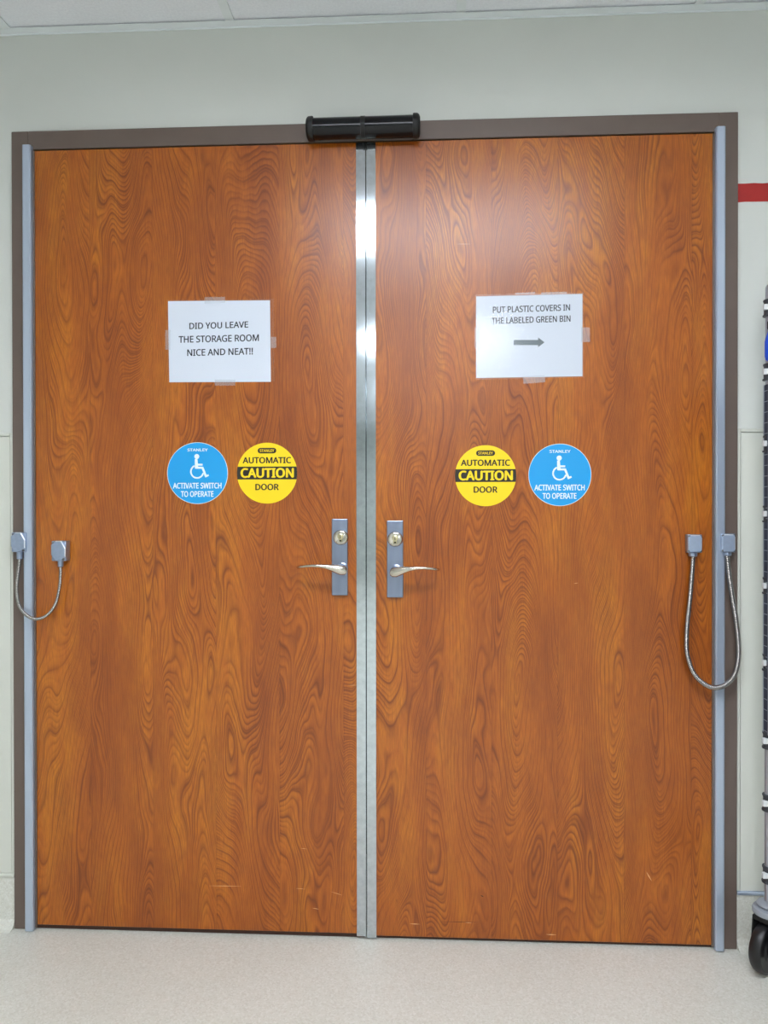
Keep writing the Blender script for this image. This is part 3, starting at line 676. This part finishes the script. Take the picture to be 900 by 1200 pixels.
t = notice('white paper notice with arrow pointing right about plastic covers, taped to the right door',
       [(558, 443), (682.5, 441), (682.5, 344.5), (558, 347.5)],
       [(557.5, 445), (684, 442.5), (683.5, 343), (557, 345.5)],
       [('PUT PLASTIC COVERS IN', 577.5, 359.5, 668, 367, -1.6), ('THE LABELED GREEN BIN', 576, 372.5, 668.5, 380, -1.6)],
       [[(604, 346), (627, 345), (627, 342.5), (604, 343.5)], [(634, 346), (664, 345), (664, 342), (634, 343)], [(681, 401), (691, 401), (691, 384), (681, 384)], [(613, 450), (639, 448), (638, 440), (613, 441)], [(556, 408), (562, 408), (562, 384), (556, 384)]],
       M['sleeve_wavy'])
def pa(pts): return [at(*p) for p in pts]
bm = bmesh.new()
for pp in ([(602, 398.5), (632, 398.5), (632, 404.5), (602, 404.5)], [(630.5, 395.5), (638, 401.2), (630.5, 407)]):
    bm.faces.new([bm.verts.new((v.x, -.0011, v.z)) for v in pa(pp)])
o = put_text(bm, M['arrow_grey'], t, 'arrow'); o['label'] = 'grey printed arrow'

# ------------------------------------------------------------------ wire cart at the right edge
CY0 = -.088; PX = at(903, 700, CY0).x; PR = .0127
CW, CD = .91, .46          # cart runs along the wall (x) and stands out from it (-y)
x0c, x1c, y0c, y1c = PX, PX+CW, CY0-CD, CY0
zt = at(900, 334, CY0).z
t = thing('wire_cart', 'tall chrome wire shelving cart on casters right of the double door', 'cart', ((x0c+x1c)/2, (y0c+y1c)/2, 0))
zb = at(900, 1056, CY0).z
for (x_, y_) in ((x0c, y1c), (x0c, y0c), (x1c, y1c), (x1c, y0c)):
    bm = tube(bmesh.new(), [(x_, y_, zb), (x_, y_, zt-.006), (x_, y_, zt)], [PR, PR, PR*.8], 20)
    put('post', bm, M['wire'], t, smooth=True)
shelf_px = [362, 437, 521, 603, 687, 777, 868, 941, 1025]
shz = [at(900, p, CY0).z for p in shelf_px]
for k, z in enumerate(shz):
    bm = bmesh.new(); e = .013
    for yy in (y0c, y1c):
        for dz in (-.010, .012): tube(bm, [(x0c+PR+.006, yy, z+dz), (x1c-PR-.006, yy, z+dz)], .003, 6)
    for xx in (x0c, x1c):
        for dz in (-.010, .012): tube(bm, [(xx, y0c+PR+.006, z+dz), (xx, y1c-PR-.006, z+dz)], .003, 6)
    nn = 33
    for i in range(nn):
        xx = x0c+.03+(CW-.06)*i/(nn-1); tube(bm, [(xx, y0c, z+.0165), (xx, y1c, z+.0165)], .0015, 4)
    for i in range(3):
        yy = y0c+CD*(i+1)/4; tube(bm, [(x0c, yy, z+.0125), (x1c, yy, z+.0125)], .0025, 6)
    sh = put('wire_shelf', bm, M['wire'], t)
    for (x_, y_) in ((x0c, y1c), (x0c, y0c), (x1c, y1c), (x1c, y0c)):
        bm = lathe_line(bmesh.new(), (x_, y_, z-.019), (0, 0, 1), [(0, PR+.001), (.0005, PR+.0065), (.004, PR+.0065), (.0042, PR+.0042), (.034, PR+.0035), (.038, PR+.0055), (.041, PR+.005), (.0412, PR+.001)], 20)
        put('corner_collar', bm, M['collar'], sh, smooth=True)
    bm = box(bmesh.new(), x0c-PR-.0095, x0c-PR+.0035, y1c-.013, y1c-.003, z-.005, z+.009, .001, 1)
    put('shelf_clip', bm, M['white_plastic'], sh)
# wire mesh on the left end, from shelf 2 to shelf 7, and across the back
bm = bmesh.new(); xx = x0c-PR-.0036
za, zc = shz[6]+.02, shz[1]-.03
yy = y1c+.002
while yy > y0c: tube(bm, [(xx, yy, za), (xx, yy, zc)], .0012, 4); yy -= .0254
z = za+.006
while z < zc: tube(bm, [(xx+.002, y1c+.004, z), (xx+.002, y0c-.004, z)], .0012, 4); z += .0262
put('mesh_panel', bm, M['wire'], t)
put('added_dark_sheet', B(x0c-PR-.0020, x0c-PR-.0008, y0c-.004, y1c+.006, za, zc), M['mesh_dark'], t)  # sheet added to make the space behind the mesh look dark
# casters
def caster(x_, y_, ang):
    k = lathe_line(bmesh.new(), (x_, y_, zb-.001), (0, 0, -1), [(0, .020), (.002, .028), (.006, .031), (.010, .028), (.0125, .026), (.015, .038), (.021, .041), (.028, .040), (.030, .032)], 36)
    bp = put('bumper', k, M['grey_rubber'], t, smooth=True)
    R = .0635; dx, dy = math.cos(ang), math.sin(ang)          # rolling direction
    wx, wy = x_+dx*.014, y_+dy*.014; axs = (-dy, dx, 0)
    prof = [(-.016, .012), (-.016, .030), (-.012, .034), (-.0125, .052), (-.0145, .055), (-.0135, .0595), (-.009, .0625), (0, R), (.009, .0625), (.0135, .0595), (.0145, .055), (.0125, .052), (.012, .034), (.016, .030), (.016, .012)]
    wh = put('wheel', lathe_line(bmesh.new(), (wx, wy, R+.0005), axs, prof, 48), M['rubber'], t, smooth=True)
    put('hub_cap', lathe_line(bmesh.new(), (wx-axs[0]*.020, wy-axs[1]*.020, R), axs, [(0, .006), (.002, .0085), (.038, .0085), (.040, .006)], 16), M['screw'], wh, smooth=True)
    bm = bmesh.new()                                           # fork: two cheeks and a crown
    A = Vector(axs)
    for s in (-1, 1):
        o_ = A*(s*.0195); th = A*(s*.003)
        outl = [(-.030, zb-.030), (.040, zb-.030), (.046, R+.02), (.044, R-.008), (.030, R-.016), (.018, R-.006), (.004, R+.03)]
        a_ = [bm.verts.new(Vector((x_+dx*p, y_+dy*p, q))+o_) for p, q in outl]; b_ = [bm.verts.new(Vector((x_+dx*p, y_+dy*p, q))+o_+th) for p, q in outl]
        bm.faces.new(a_); bm.faces.new(b_[::-1])
        for i in range(len(outl)): bm.faces.new((a_[i], b_[i], b_[(i+1) % len(outl)], a_[(i+1) % len(outl)]))
    c_ = [(-.030, -.0225), (.040, -.0225), (.040, .0225), (-.030, .0225)]
    for zz in ((zb-.040, zb-.0305),):
        lo = [bm.verts.new(Vector((x_+dx*p, y_+dy*p, zz[0]))+A*q) for p, q in c_]; hi = [bm.verts.new(Vector((x_+dx*p, y_+dy*p, zz[1]))+A*q) for p, q in c_]
        bm.faces.new(lo); bm.faces.new(hi[::-1])
        for i in range(4): bm.faces.new((lo[i], hi[i], hi[(i+1) % 4], lo[(i+1) % 4]))
    put('caster_fork', bm, M['black'], t)
for x_, y_, an in ((x0c, y1c, math.radians(218)), (x0c, y0c, math.radians(200)), (x1c, y1c, math.radians(235)), (x1c, y0c, math.radians(190))):
    caster(x_, y_, an)
# blue item hanging on the post by a black clip
ct = at(903, 383, CY0-.02); 
zt1, zt2, zb2 = at(903, 378, CY0).z, at(903, 388, CY0).z, at(903, 425, CY0).z
th_ = thing('hanging_holder', 'blue tapered plastic holder hanging by a black clip high on the wire cart post', 'holder', (PX, CY0, zb2))
put('clip', box(bmesh.new(), PX-.0165, PX+.022, CY0-.020, CY0-PR-.0005, zt2, zt1, .003, 2), M['black'], th_)
pr = [(-.013, zt2-.0005), (.014, zt2-.0005), (.030, zt2-.028), (.032, zb2+.008), (.028, zb2), (-.018, zb2), (-.0225, zb2+.008), (-.0225, zt2-.026)]
bm = prism(bmesh.new(), [(PX+a_, b_) for a_, b_ in pr], CY0-.036, CY0-PR-.001)
bmesh.ops.bevel(bm, geom=list(bm.edges), offset=.003, segments=2, affect='EDGES')
put('holder_body', bm, M['blue_plastic'], th_, smooth=True)
